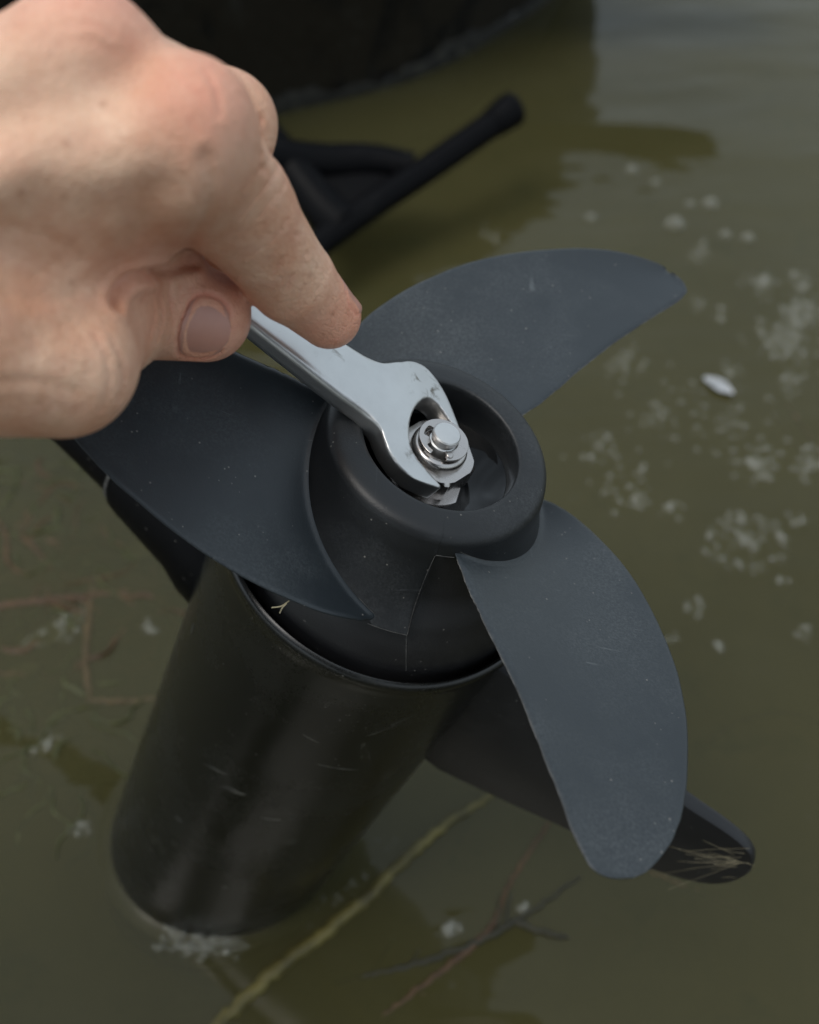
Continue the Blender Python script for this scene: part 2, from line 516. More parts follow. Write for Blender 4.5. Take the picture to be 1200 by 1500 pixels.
# black lever and bracket clamped at the stern
def campath(pts, n): return CM(spline([cpt(*p) for p in pts], n))
brk = tag(empty('motor_bracket', CM([cpt(470, 330, 66)])[0]), 'black blurred bracket with a long round lever reaching past the hand', 'bracket')
lev = campath([(430, 385, 63), (520, 318, 64.5), (640, 238, 66.5), (735, 172, 68)], 24)
v, f = tube(lev, .0080, 20); new_obj('lever', v, f, M_black, brk, 40)
cap = campath([(722, 181, 67.8), (745, 164, 68.2), (752, 160, 68.35), (757, 157, 68.45)], 10)
v, f = tube(cap, [.0088, .0104, .0100, .004], 20); new_obj('lever_cap', v, f, M_black, brk, 50)
arm = campath([(330, 205, 64), (400, 228, 65), (470, 238, 66), (540, 236, 66.5), (605, 246, 66.6)], 24)
v, f = tube(arm, [.012, .011, .011, .010, .009], 16); new_obj('bracket_arm', v, f, M_black, brk, 40)
arm2 = campath([(385, 190, 66), (420, 235, 65.5), (470, 300, 65), (505, 335, 64.5)], 16)
v, f = tube(arm2, [.009, .010, .012, .013], 16); new_obj('bracket_strut', v, f, M_black, brk, 40)
web = [cpt(420, 232, 65.6), cpt(585, 240, 66.4), cpt(505, 335, 64.6), cpt(470, 300, 65)]
wv = np.vstack([CM(web), CM(np.array(web) + np.array([0, -.3, -.9]))])
new_obj('bracket_web', wv, [(0, 1, 2, 3), (7, 6, 5, 4), (0, 4, 5, 1), (1, 5, 6, 2), (2, 6, 7, 3), (3, 7, 4, 0)], M_black, brk, 30)

# ------------------------------------------------------------------ trolling motor
RB = 4.1
mot = tag(empty('trolling_motor', AX([[0, 0, -26]])[0]), 'black cylindrical trolling motor standing tilted out of the murky water', 'motor')
prof = [(2.6, -5.2), (3.6, -5.1), (3.98, -4.6), (4.0, -3.95), (4.05, -3.74), (4.12, -3.66), (4.2, -3.7), (4.24, -3.82), (4.22, -3.98),
        (4.14, -4.12), (4.11, -4.5), (4.1, -6), (4.1, -9), (4.1, -12), (4.1, -15), (4.1, -18), (4.1, -21), (4.1, -24), (4.1, -27), (3.9, -29), (3.3, -31), (2, -32.5), (.4, -33)]
v, f = revolve(prof, 128)
new_obj('motor_body', AX(v), f, M_motor, mot, 50)
upn = UP_AX
zw = -(CM([MC])[0][2] * 100) / upn[2]                     # where the axis meets the water, propeller frame
men = []
nm = 96
for (off, hgt_) in ((.50, .004), (.30, .012), (.17, .022), (.08, .035), (.02, .05), (-.05, .06)):
    for j in range(nm):
        t = 2 * math.pi * j / nm
        R_ = RB + off
        x, y = R_ * math.cos(t), R_ * math.sin(t)
        men.append([x, y, zw - (upn[0] * x + upn[1] * y) / upn[2] + hgt_ * (1 + .35 * math.sin(5 * t + 1) * math.sin(11 * t)) / upn[2]])
mf = [(i * nm + j, i * nm + (j + 1) % nm, (i + 1) * nm + (j + 1) % nm, (i + 1) * nm + j) for i in range(5) for j in range(nm)]
tag(new_obj('water_meniscus', AX(men), mf, M_menis, None, 180, AX([[0, 0, zw]])[0]), kind='structure')

def radial(th): return np.array([math.cos(math.radians(th)), math.sin(math.radians(th)), 0.])
# worn spots on the housing; the first paints a dent's pale glint
def on_body(px, py):
    d = ray_ax(px, py); a_ = d[:2] @ d[:2]; b_ = AXO[:2] @ d[:2]; c_ = AXO[:2] @ AXO[:2] - RB * RB
    t = (-b_ - math.sqrt(max(b_ * b_ - a_ * c_, 0))) / a_
    P = AXO + t * d
    return math.atan2(P[1], P[0]), P[2]
for (px, py, ln, wd, tilt) in ((342, 1158, .75, .22, .5), (398, 1200, .55, .10, .4), (318, 1128, .9, .09, .6), (455, 1082, .5, .07, -.3), (560, 1070, .9, .05, .9), (590, 1055, .7, .04, .8), (262, 1200, .3, .14, .2), (330, 1300, .22, .12, .1), (492, 1125, 1.1, .04, -.1), (282, 920, .12, .45, .1)):
    th0, z0_ = on_body(px, py); V = []; k = 16
    for lay in (.006, .001):
        for j in range(k):
            w = 2 * math.pi * j / k; q = 1 + rng.uniform(-.28, .28)
            du, dv = ln / 2 * math.cos(w) * q, wd / 2 * math.sin(w) * q
            u_, v_ = du * math.cos(tilt) - dv * math.sin(tilt), du * math.sin(tilt) + dv * math.cos(tilt)
            V.append([(RB + lay) * math.cos(th0 + u_ / RB), (RB + lay) * math.sin(th0 + u_ / RB), z0_ + v_])
    Fc = [tuple(range(k))] + [(j, (j + 1) % k, k + (j + 1) % k, k + j) for j in range(k)]
    new_obj('scuff_and_glint', AX(V), Fc, M_scuff, mot, 60)
# skeg: plate in the plane of the axis, traced on that plane
TH_SK = -4.0
e_r = radial(TH_SK); nrm = np.cross(e_r, [0, 0, 1.])
def on_skeg(px, py):
    d = ray_ax(px, py); t = -(AXO @ nrm) / (d @ nrm); P = AXO + t * d
    return np.array([P @ e_r, P[2]])
sk_px = [(645, 1112), (735, 1157), (830, 1202), (905, 1243), (970, 1270), (1030, 1287), (1070, 1287), (1098, 1274), (1106, 1254), (1095, 1234), (1062, 1207), (1010, 1172), (940, 1120), (860, 1055), (790, 1000), (742, 968)]
sk = np.array([on_skeg(*p) for p in sk_px])
sk = np.vstack([[3.6, sk[0, 1] - .1], sk, [3.6, sk[-1, 1] + .1]])
skc = spline(np.vstack([sk[1:-1]]), 90)
skc = np.vstack([[3.6, skc[0, 1] + .12], skc, [3.6, skc[-1, 1]]])
c0 = skc.mean(0)
rings = []
for k, w in ((.965, .34), (.985, .32), (.998, .22), (1.0, .10), (1.0, -.10), (.998, -.22), (.985, -.32), (.965, -.34)):
    q = c0 + (skc - c0) * k
    taper = np.clip(1.15 - .075 * (q[:, 0] - 4), .35, 1.1)
    rings.append(np.outer(q[:, 0], e_r) + np.outer(q[:, 1], [0, 0, 1.]) + np.outer(w * taper, nrm))
n = len(skc)
v = np.vstack(rings); f = [(i * n + j, i * n + (j + 1) % n, (i + 1) * n + (j + 1) % n, (i + 1) * n + j) for i in range(7) for j in range(n)]
f += [tuple(range(n)), tuple(7 * n + j for j in range(n))[::-1]]
new_obj('skeg', AX(v), f, M_skeg, mot, 35)
# shaft socket and tube on the opposite side
TH_SH = 163.0
e_s = radial(TH_SH)
zs = -9.1
def sh(d, lift=0.0): return AX([e_s * d + np.array([0, 0, zs + lift])])[0]
v, f = tube([sh(3.2), sh(4.2), sh(5.0), sh(7.2), sh(7.5), sh(7.6)], [.021, .0205, .0185, .0172, .0168, .015], 40); new_obj('shaft_socket', v, f, M_black, mot, 35)
v, f = tube([sh(7.62), sh(7.64), sh(7.74), sh(7.76)], [.0150, .0158, .0158, .0150], 40); new_obj('collar', v, f, M_flash_glint, mot, 35)  # the collar's pale colour stands in for a small glint
v, f = tube([sh(7.0), sh(15), sh(30), sh(60)], .0148, 40); new_obj('shaft', v, f, M_black, mot, 35)
v, f = revolve([(.0006, .318), (.12, .317), (.22, .315), (.295, .30), (.32, .27), (.32, .16), (.285, .14), (.285, .05), (.32, .03), (.32, -3.0)], 48)
new_obj('drive_shaft', AX(v), f, M_stub, mot, 30)

# ------------------------------------------------------------------ propeller
prop = tag(empty('propeller', AX([[0, 0, -3]])[0]), 'dark grey three-bladed plastic propeller with an open round hub', 'propeller')
ZH, K0, KR, RK = -.4, 1.2, -.3, 1.0
def blade_z(r, D):
    u = (r - 2.75) / 7.3
    return ZH + RK * u - (K0 + KR * u) * np.radians(D)
_sp = spline([(1.95, -.004), (2.10, -.012), (2.30, -.035), (2.48, -.09), (2.60, -.21), (2.66, -.40), (2.71, -.60), (2.79, -.95), (2.94, -1.4), (3.2, -1.95), (3.62, -2.42)], 90)
shell = _sp
def shellR(z): return np.interp(-z, -shell[:, 1], shell[:, 0])
def drumR(z): return np.interp(-z, [.3, .9, 1.4, 1.95, 2.42, 3.0, 3.5, 5.0], [2.5, 2.66, 2.8, 3.02, 3.38, 3.66, 3.82, 3.9])
lip = [(.5, -1.75), (1.2, -1.72), (1.72, -1.68), (1.80, -1.55), (1.815, -1.0), (1.825, -.5), (1.83, -.14), (1.838, -.06), (1.86, -.022), (1.90, -.006)]
# hub shell with a stepped lower edge, sector by sector
cols = []
for s in range(3):
    base = -58 + 120 * s
    for D in np.r_[np.linspace(-9, 0, 6), np.linspace(2, 96, 40), np.linspace(98, 110.9, 8)]:
        if D <= 0: zb = -.56 + .004 * D
        elif D <= 96: zb = min(-.56, float(blade_z(2.9 + .008 * D, D)) - .12)
        else: zb = -2.42
        cols.append((base + D, max(zb, -2.42)))
nr = 34
V, F = [], []
for (thd, zb) in cols:
    e = radial(thd)
    for (r, z) in lip: V.append(e * r + np.array([0, 0, z]))
    for i in range(nr):
        z = -.004 + (zb + .004) * (i / (nr - 1)) ** 2.2
        V.append(e * shellR(z) + np.array([0, 0, z]))
    V.append(e * (drumR(zb) - .02) + np.array([0, 0, zb + .01]))
m = len(lip) + nr + 1; nc = len(cols)
for j in range(nc):
    k = (j + 1) % nc
    for i in range(m - 1):
        F.append((j * m + i, k * m + i, k * m + i + 1, j * m + i + 1))
new_obj('hub', AX(V), F, M_hub, prop, 50)
v, f = revolve([(drumR(z), z) for z in np.linspace(-.3, -5, 30)], 128)
new_obj('hub_drum', AX(v), f, M_drum, prop, 60)
# blade outline: r -> (high edge, low edge) in degrees
rh = np.array([2.0, 2.75, 3.7, 4.7, 6.2, 7.6, 8.9, 9.5, 9.8, 9.97, 10.07, 10.1])
Dh = np.array([-.8, -.2, 1.6, 3.6, 5.2, 5.4, 5.2, 5.3, 5.7, 6.6, 8.0, 9.6])
rl = np.array([2.0, 3.2, 3.7, 4.2, 4.75, 5.4, 6.14, 6.8, 7.6, 8.4, 9.0, 9.5, 9.8, 9.97, 10.07, 10.1])
Dl = np.array([110, 101, 94.5, 84.5, 73.5, 63, 52.6, 45.2, 37.0, 29.2, 24.2, 19.6, 16.2, 13.8, 12.2, 11.2])
rr = np.r_[2.0, 2.4, np.linspace(2.6, 4.3, 44), np.linspace(4.45, 9.4, 34), 10.1 - .7 * (1 - np.sin(np.linspace(0, math.pi / 2, 16)[1:]))]
ND = 34
def smooth_interp(x, xp, fp):
    q = spline(np.c_[xp, fp], 400)
    return np.interp(x, q[:, 0], q[:, 1])
rimj = np.random.default_rng(3)
def make_blade(theta0, name, label, seed):
    g = np.random.default_rng(seed)
    top, bot = [], []
    jh = np.convolve(g.normal(0, .013, len(rr) + 4), np.ones(3) / 3, 'valid')[:len(rr)]
    jl = np.convolve(g.normal(0, .018, len(rr) + 4), np.ones(3) / 3, 'valid')[:len(rr)]
    for i, r in enumerate(rr):
        a, b = smooth_interp(r, rh, Dh), smooth_interp(r, rl, Dl)
        a += math.degrees(jh[i] / r) * (r > 3) * (r < 10); b += math.degrees(jl[i] / r) * (r > 3.6) * (r < 10)
        for j in range(ND):
            t = .5 - .5 * math.cos(math.pi * j / (ND - 1))
            D = a + (b - a) * t
            z = blade_z(r, D) + .10 * math.sin(math.pi * t) * min(1, (r - 2) / 2) * -1
            if r < 4.6:                                   # moulded fillet where the face meets the hub
                z += .055 * math.exp(-max(r - float(shellR(z)), 0) / .045) * min(1, max(0, D - 1) / 4)
            e = radial(theta0 + D)
            edge = min(t, 1 - t) * math.radians(b - a) * r
            edge = min(edge, (10.1 - r) * 1.3 + .02)
            th = .07 + .20 * (1 - math.exp(-edge / .45)) * (1.25 - .07 * r)
            rd = .05 * math.exp(-edge / .05)             # softly rounded rim
            top.append(e * r + np.array([0, 0, z - rd])); bot.append(e * r + np.array([0, 0, z - th]))
    n = len(rr)
    V = np.vstack([top, bot]); o = n * ND; F = []
    for i in range(n - 1):
        for j in range(ND - 1):
            q = (i * ND + j, i * ND + j + 1, (i + 1) * ND + j + 1, (i + 1) * ND + j)
            F.append(q); F.append(tuple(x + o for x in q[::-1]))
    bd = [i * ND for i in range(n)] + [(n - 1) * ND + j for j in range(1, ND)] + [i * ND + ND - 1 for i in range(n - 2, -1, -1)] + [j for j in range(ND - 2, 0, -1)]
    for x, y in zip(bd, bd[1:] + bd[:1]):
        F.append((x, y, y + o, x + o))
    b = new_obj(name, AX(V), F, M_blade, prop, 40)
    b['label'] = label
    he = [radial(theta0 + smooth_interp(r, rh, Dh) + math.degrees(jh[i] / r) * (r > 3) - .05) * r + np.array([0, 0, float(blade_z(r, smooth_interp(r, rh, Dh))) - .055]) for i, r in enumerate(rr) if 2.8 < r < 9.6]
    v, f = tube(AX(he), .00010, 6, jitter=.6)
    new_obj('edge_burr', v, f, M_flash_glint, b, 60)
    # pale worn moulding line where the blade meets the hub
    root = []
    for D in np.linspace(2, 97, 60):
        z = -1.0
        for _ in range(12):
            z = float(blade_z(shellR(z), D))
        t = np.clip((D - 0) / 100, 0, 1)
        root.append(radial(theta0 + D) * (shellR(z + .05) + .004) + np.array([0, 0, z + .05 - .10 * math.sin(math.pi * t) * .4]))
    v, f = tube(AX(root), .00008, 6)
    new_obj('moulding_line', v, f, M_flash_glint, b, 60)
    return b
make_blade(62, 'blade', 'blade pointing to the far right, pale grey in the sky light', 11)
make_blade(-58, 'blade', 'blade pointing to the near right, hanging over the skeg', 12)
make_blade(182, 'blade', 'dark shaded blade under the hand', 13)
# pale flash lines on the stepped hub edge
for s in range(3):
    base = -58 + 120 * s
    pts = [radial(base - 23.6 + i) * (shellR(-2.42) + .005) + np.array([0, 0, -2.42]) for i in np.linspace(0, 14.5, 10)]
    pts += [radial(base - 9.05) * (shellR(z) + .005) + np.array([0, 0, z]) for z in np.linspace(-2.38, -.6, 14)]
    pts += [radial(base - 9 + i) * (shellR(-.56) + .006) + np.array([0, 0, -.56]) for i in np.linspace(.5, 9, 8)]
    v, f = tube(AX(pts), .00009, 6); new_obj('moulding_line', v, f, M_flash_glint, prop, 60)
    pts = [radial(base - 9.05 + i * .8) * (drumR(z) + .003) + np.array([0, 0, z]) for i, z in enumerate(np.linspace(-2.45, -3.6, 8))]
    v, f = tube(AX(pts), .00009, 6); new_obj('moulding_line', v, f, M_flash_glint, prop, 60)

# water lying in the hub
up = UP_AX / UP_AX[2]
pool, pn = [], 72
zc = -1.06
for j in range(pn):
    t = 2 * math.pi * j / pn
    for r in (1.815,):
        x, y = r * math.cos(t), r * math.sin(t)
        pool.append([x, y, zc - (up[0] * x + up[1] * y) * .55])
ring2 = [[p[0] * .94, p[1] * .94, zc - (up[0] * p[0] + up[1] * p[1]) * .52 - .035] for p in pool]
cen_p = [[0, 0, zc - .035]]
v = np.array(pool + ring2 + cen_p)
f = [(j, (j + 1) % pn, pn + (j + 1) % pn, pn + j) for j in range(pn)] + [(pn + j, pn + (j + 1) % pn, 2 * pn) for j in range(pn)]
tag(new_obj('hub_water', AX(v), f, M_pool, None, 180, AX([[0, 0, zc]])[0]), 'small dark pool of water lying inside the propeller hub', 'water')

# ------------------------------------------------------------------ nut, washer, retaining ring
v, f = revolve([(.33, -.93), (1.08, -.93), (1.1, -.96), (1.1, -1.02), (.33, -1.02)], 64)
tag(new_obj('washer', AX(v), f, M_steel, None, 30, AX([[0, 0, -1]])[0]), 'thin steel washer under the nut inside the hub', 'washer')
nut = tag(empty('lock_nut', AX([[0, 0, -.93]])[0]), 'steel hexagonal lock nut held in the wrench jaws', 'nut')
hexr = .97
n_s = 12
def hexring(z, k, ro=None):
    out = []
    for j in range(72):
        t = 2 * math.pi * j / 72
        w = ((math.degrees(t) - 8) % 60) - 30
        r = hexr * math.cos(math.radians(30)) / math.cos(math.radians(w)) * k
        if ro: r = min(r, ro)
        out.append([r * math.cos(t), r * math.sin(t), z])
    return out
v = hexring(-.93, 1, .93) + hexring(-.88, 1) + hexring(-.42, 1) + hexring(-.36, 1, .88) + hexring(-.33, 1, .72) + hexring(-.33, 1, .34)
f = [(i * 72 + j, i * 72 + (j + 1) % 72, (i + 1) * 72 + (j + 1) % 72, (i + 1) * 72 + j) for i in range(5) for j in range(72)]
new_obj('nut_body', AX(v), f, M_steel, nut, 25)
v, f = revolve([(.66, -.36), (.655, -.2), (.63, -.12), (.57, -.085), (.47, -.08), (.43, -.11), (.42, -.3)], 64)
new_obj('nut_collar', AX(v), f, M_steel, nut, 50)
# retaining ring: flat open ring with inner lugs and an eye
ring_o, ring_i = [], []
na = 120
for j in range(na + 1):
    dg = -62 + 322 * j / na                       # open on the near-right side
    w = dg % 360
    ri = .335
    for c, hw in ((100, 26), (180, 27), (256, 27)):
        dd = abs((w - c + 180) % 360 - 180)
        ri = max(ri, .335 + .13 * max(0, min(1, (hw - dd) / 7)))
    ring_o.append((.585 * math.cos(math.radians(dg)), .585 * math.sin(math.radians(dg))))
    ring_i.append((ri * math.cos(math.radians(dg)), ri * math.sin(math.radians(dg))))
V, F = [], []
z1, z0 = .085, .02
for (x, y), (xi, yi) in zip(ring_o, ring_i):
    V += [[x, y, z1], [xi, yi, z1], [x, y, z0], [xi, yi, z0]]
for j in range(na):
    a, b = 4 * j, 4 * j + 4
    F += [(a, b, b + 1, a + 1), (a + 2, a + 3, b + 3, b + 2), (a, a + 2, b + 2, b), (a + 1, b + 1, b + 3, a + 3)]
F += [(0, 1, 3, 2), (4 * na, 4 * na + 2, 4 * na + 3, 4 * na + 1)]
rg = tag(empty('retaining_ring', AX([[0, 0, .02]])[0]), 'thin slotted steel retaining ring around the shaft end above the nut', 'ring')
bevel(new_obj('ring_plate', AX(V), F, M_steel, rg, 30), .00012, 2)
v, f = revolve([(.005, .125), (.06, .125), (.085, .11), (.09, .08), (.09, .02)], 24)
v = v + np.array([.45 * math.cos(math.radians(-52)), .45 * math.sin(math.radians(-52)), 0])
new_obj('ring_eye', AX(v), f, M_steel, rg, 50)

# ------------------------------------------------------------------ wrench
WS = -.28
wu = np.array([1, 0, WS]); wu /= np.linalg.norm(wu)
wv_ = np.array([0, 1., 0]); ww = np.cross(wu, wv_)
sc = math.sqrt(1 + WS * WS)
out = [(.40, .66), (.36, .76), (-.06, 1.14), (-.43, 1.43), (-.82, 1.60), (-1.21, 1.61), (-1.50, 1.42), (-1.71, 1.10), (-1.95, .82), (-2.31, .63), (-2.75, .50), (-3.5, .34), (-4.6, .22), (-7, .16), (-10, .12), (-13, .12),
       (-13, -1.05), (-10, -1.05), (-7, -1.03), (-4.63, -.99), (-3.5, -.94), (-2.47, -.89), (-2.01, -.85), (-1.66, -.84), (-1.28, -.90), (-1.09, -1.04), (-.83, -1.21), (-.5, -1.31), (-.14, -1.30), (.16, -1.18), (.38, -1.06), (.52, -.97), (.50, -.90)]
inn = [(.02, -.84), (-.30, -.78), (-.56, -.62), (-.76, -.29), (-.86, .06), (-.87, .42), (-.82, .70), (-.70, .90), (-.50, .95), (-.25, .88)]
o1 = spline(out[:16], 110); o2 = spline(out[16:], 110); i1 = spline([out[-1]] + inn + [out[0]], 60)[1:-1]
poly = np.vstack([o1, o2, i1]); poly[:, 0] *= sc
hgt = .04
gx = np.arange(-13.9, .8, hgt); gy = np.arange(-1.6, 1.9, hgt); gz = np.arange(-.6, .6, hgt * .8)
PX, PY = np.meshgrid(gx, gy, indexing='ij')
d2 = np.full(PX.shape, 1e9); ins = np.zeros(PX.shape, bool)
for a, b in zip(poly, np.roll(poly, -1, 0)):
    ab = b - a; L = ab @ ab + 1e-12
    t = np.clip(((PX - a[0]) * ab[0] + (PY - a[1]) * ab[1]) / L, 0, 1)
    d2 = np.minimum(d2, (PX - a[0] - t * ab[0]) ** 2 + (PY - a[1] - t * ab[1]) ** 2)
    c = ((a[1] > PY) != (b[1] > PY)) & (PX < (b[0] - a[0]) * (PY - a[1]) / (b[1] - a[1] + 1e-12) + a[0])
    ins ^= c
d2 = np.sqrt(d2); d2[ins] *= -1
# blend: 0 in the flat head, 1 in the rounder handle
bl = 1 / (1 + np.exp((PX + 1.78 + .22 * PY) / .07))
# the handle top is slightly crowned
hw = .33 - .03 * bl - .06 * bl * np.clip((PY + .3) / .85, -1, 1) ** 2 - .075 * np.clip((PY - .1) / 1.4, -1, 1) ** 2 * (1 - bl)
kk = .06 + .10 * bl
bend = -.075 * np.log1p(np.exp((PX + 1.78 + .22 * PY) / .06)) * .06 - .02 * bl * (1 - np.exp(-np.abs(PX + 1.78) / .3))
W3 = np.abs(gz[None, None, :] - bend[:, :, None]) - hw[:, :, None]
D3 = np.broadcast_to(d2[:, :, None], W3.shape)
k3 = kk[:, :, None]
h_ = np.clip(.5 + .5 * (D3 - W3) / k3, 0, 1)
F3 = W3 + (D3 - W3) * h_ + k3 * h_ * (1 - h_)
F3 = np.ascontiguousarray(F3)
# anisotropic grid: scale z afterwards
vv, qq = surface_nets(F3, np.zeros(3), 1.0)
vv = vv * np.array([hgt, hgt, hgt * .8]) + np.array([gx[0], gy[0], gz[0]])
top0 = np.array([0, 0, .04]) - ww * .33
wp3 = top0 + np.outer(vv[:, 0], wu) + np.outer(vv[:, 1], wv_) + np.outer(vv[:, 2], ww)
wr = tag(mesh_fast('wrench', AX(wp3), qq, M_wrench, None, AX([top0])[0]), 'satin silver open-end wrench gripping the nut on the propeller hub', 'wrench')

# ------------------------------------------------------------------ hand (one continuous surface)
def J(px, py, d): return cpt(px, py, d)
def wr_pt(x, y, w):     # wrench-plane point -> camera frame
    p = top0 + wu * x * sc + wv_ * y + ww * w
    return p @ AXM + MC
prims = []              # (a, b, ra, rb, k, grooves[list of (t, depth, width)])
def cap_(a, b, ra, rb, k=.45, gr=()): prims.append((np.array(a), np.array(b), ra, rb, k, gr))
i_tip = J(482, 464, 23.6); i_dip = J(424, 407, 22.6); i_pip = J(345, 300, 20.9); i_mcp = J(255, 205, 18.6)
m_mcp = J(120, 108, 18.3); m_pip = J(327, 182, 21.2); m_dip = J(330, 330, 24.0); m_tip = J(270, 430, 25.0)
t_tip = J(300, 462, 22.9); t_ip = J(200, 447, 22.3); t_mcp = J(88, 530, 19.5); t_cmc = J(-190, 480, 17.6)
r_mcp = J(-70, 128, 19.4); r_pip = J(180, 130, 22.5)
wrist = J(-420, 330, 17.6); wrist2 = J(-420, 400, 19.5)
fore = J(-900, 420, 18.5)
cap_(i_tip, i_dip, .66, .83, .15, ((.98, .035, .05),))
cap_(i_dip, i_pip, .84, 1.0, .22, ((.03, .035, .03), (.12, .025, .025), (.88, .03, .04), (.97, .03, .03)))
cap_(i_pip, i_mcp, .99, 1.12, .35, ((.02, .03, .03), (.10, .03, .03)))
cap_(m_tip, m_dip, .6, .8, .2); cap_(m_dip, m_pip, .8, .93, .2); cap_(m_pip, m_mcp, .92, 1.08, .3)
cap_(r_mcp, r_pip, 1.05, .95, .3)
cap_(t_tip, t_ip, .92, 1.03, .2, ((.85, .03, .05), (.97, .03, .04)))
cap_(t_ip, t_mcp, 1.0, .95, .15)
cap_(t_mcp, t_cmc, 1.28, 1.7, .5)
cap_(i_mcp, wrist, 1.15, 1.7, .7); cap_(m_mcp, wrist, 1.08, 1.7, .7); cap_(r_mcp, wrist2, 1.05, 1.6, .7)
cap_(t_cmc, wrist, 1.7, 1.9, .8)
cap_(wrist, fore, 2.2, 2.9, 1.0)
# web between thumb and index, palm filling
cap_(J(110, 300, 19.8), J(-150, 400, 19.0), 1.5, 1.9, 1.0)
cap_(J(175, 290, 20.6), J(60, 440, 20.4), 1.05, 1.15, .7)
cap_(J(120, 260, 21.5), J(-100, 300, 21), 1.6, 1.9, .8)
cap_(J(245, 392, 22.3), J(150, 400, 21.6), .72, 1.0, .35)
# knuckle bumps
def ball(c, r, k=.5): prims.append((np.array(c), np.array(c) + 1e-4, r, r, k, ()))
ball(J(290, 166, 18.4), .62, .7); ball(J(128, 70, 18.0), .70, .7)
# tendon ridges
cap_(J(280, 175, 17.95), J(-150, 300, 16.35), .40, .3, .7)
cap_(J(115, 65, 17.45), J(-200, 200, 16.4), .40, .3, .7)
def sdf_hand(P):
    P = P.astype(np.float32)
    D = np.full(len(P), 50, np.float32)
    for a, b, ra, rb, k, gr in prims:
        ab = b - a; L = max(ab @ ab, 1e-9)
        t = np.clip(((P - a.astype(np.float32)) @ ab.astype(np.float32)) / L, 0, 1).astype(np.float32)
        d = np.sqrt(((P - a.astype(np.float32) - t[:, None] * ab.astype(np.float32)) ** 2).sum(1)) - (ra + (rb - ra) * t)
        for (tc, dep, wd) in gr:
            d = d + dep * np.exp(-((t - tc) / wd) ** 2)
        h2 = np.clip(.5 + .5 * (D - d) / k, 0, 1)
        D = D + (d - D) * h2 - k * h2 * (1 - h2)
    return D
hh = .058
B = 12
P_all = np.vstack([p[0] for p in prims] + [p[1] for p in prims])
lo = np.array([J(-560, 0, 18)[0], -4.0, -26.4]); hi = np.array([.6, 11.5, -14.2])
nb3 = np.ceil((hi - lo) / (hh * B)).astype(int)
ci = np.stack(np.meshgrid(*[np.arange(n) for n in nb3], indexing='ij'), -1).reshape(-1, 3)
cc = lo + (ci + .5) * hh * B
dc = sdf_hand(cc)
FH = np.empty(nb3 * B, np.float32)
FH[:] = np.kron(np.where(dc < 0, -1, 1).reshape(nb3).astype(np.float32), np.ones((B, B, B), np.float32))
loc = np.stack(np.meshgrid(*[np.arange(B)] * 3, indexing='ij'), -1).reshape(-1, 3)
for c0_, dcen in zip(ci, dc):
    if abs(dcen) < hh * B * .95 + .15:
        q = c0_ * B + loc
        FH[q[:, 0], q[:, 1], q[:, 2]] = sdf_hand(lo + q * hh)
vh, qh = surface_nets(FH, lo, hh)
def surf(px, py):
    """where the sight line through a photograph pixel first meets the hand (camera frame)"""
    d = np.array([(px - 600) / FPX, -(py - 750) / FPX, -1.]); t = 13.0
    for _ in range(60):
        v_ = float(sdf_hand((d * t)[None])[0])
        t += v_ * .8
        if v_ < .004: break
    return d * t
# light smoothing to hide the grid
nb_i = np.vstack([qh[:, [0, 1]], qh[:, [1, 2]], qh[:, [2, 3]], qh[:, [3, 0]]])
deg = np.bincount(nb_i.ravel(), minlength=len(vh)).astype(float)
for _ in range(4):
    acc = np.zeros_like(vh)
    np.add.at(acc, nb_i[:, 0], vh[nb_i[:, 1]]); np.add.at(acc, nb_i[:, 1], vh[nb_i[:, 0]])
    vh = .4 * vh + .6 * acc / np.maximum(deg, 1)[:, None]
# skin folds: each a polyline on the surface, pressed in with slightly raised borders
folds = [([(168, 446), (182, 416), (212, 402), (248, 394), (284, 384)], .20, .12), ([(302, 232), (311, 265), (308, 300), (288, 340), (268, 372)], .05, .13),
         ([(455, 322), (436, 345), (414, 378), (400, 405)], .022, .05), ([(470, 348), (450, 372), (430, 402), (420, 425)], .028, .05), ([(482, 370), (464, 392), (446, 420), (436, 446)], .020, .045), ([(440, 300), (420, 325), (400, 355)], .016, .05),
         ([(408, 240), (395, 265), (372, 296), (352, 320)], .022, .06), ([(398, 224), (382, 250), (362, 276)], .022, .06), ([(420, 266), (400, 292), (380, 318)], .016, .05),
         ([(233, 405), (239, 450), (231, 500)], .035, .055), ([(246, 408), (252, 450), (245, 505)], .030, .05), ([(222, 405), (227, 450), (220, 495)], .025, .05), ([(262, 415), (266, 440)], .02, .04),
         ([(372, 150), (384, 175), (384, 205)], .03, .06), ([(360, 140), (372, 165), (376, 200)], .025, .06), ([(385, 222), (380, 240), (392, 252)], .04, .06),
         ([(195, 118), (150, 165), (110, 215), (60, 270)], .07, .38), ([(232, 280), (212, 330), (180, 395)], .06, .30), ([(150, 430), (110, 470), (60, 500)], .04, .3),
         ([(165, 500), (182, 540), (176, 585)], .02, .07), ([(140, 490), (160, 540), (150, 600)], .018, .07), ([(300, 60 + 45), (318, 135), (322, 170)], .02, .07),
         ([(255, 110), (285, 130), (312, 165)], .014, .06), ([(240, 140), (270, 160), (290, 195)], .012, .06), ([(95, 40), (130, 35), (165, 50)], .014, .06), ([(85, 65), (125, 60), (170, 78)], .012, .06),
         ([(20, 330), (70, 345), (120, 380)], .02, .12), ([(0, 560), (60, 560), (110, 575)], .02, .10), ([(10, 430), (60, 440), (110, 430)], .025, .14)]
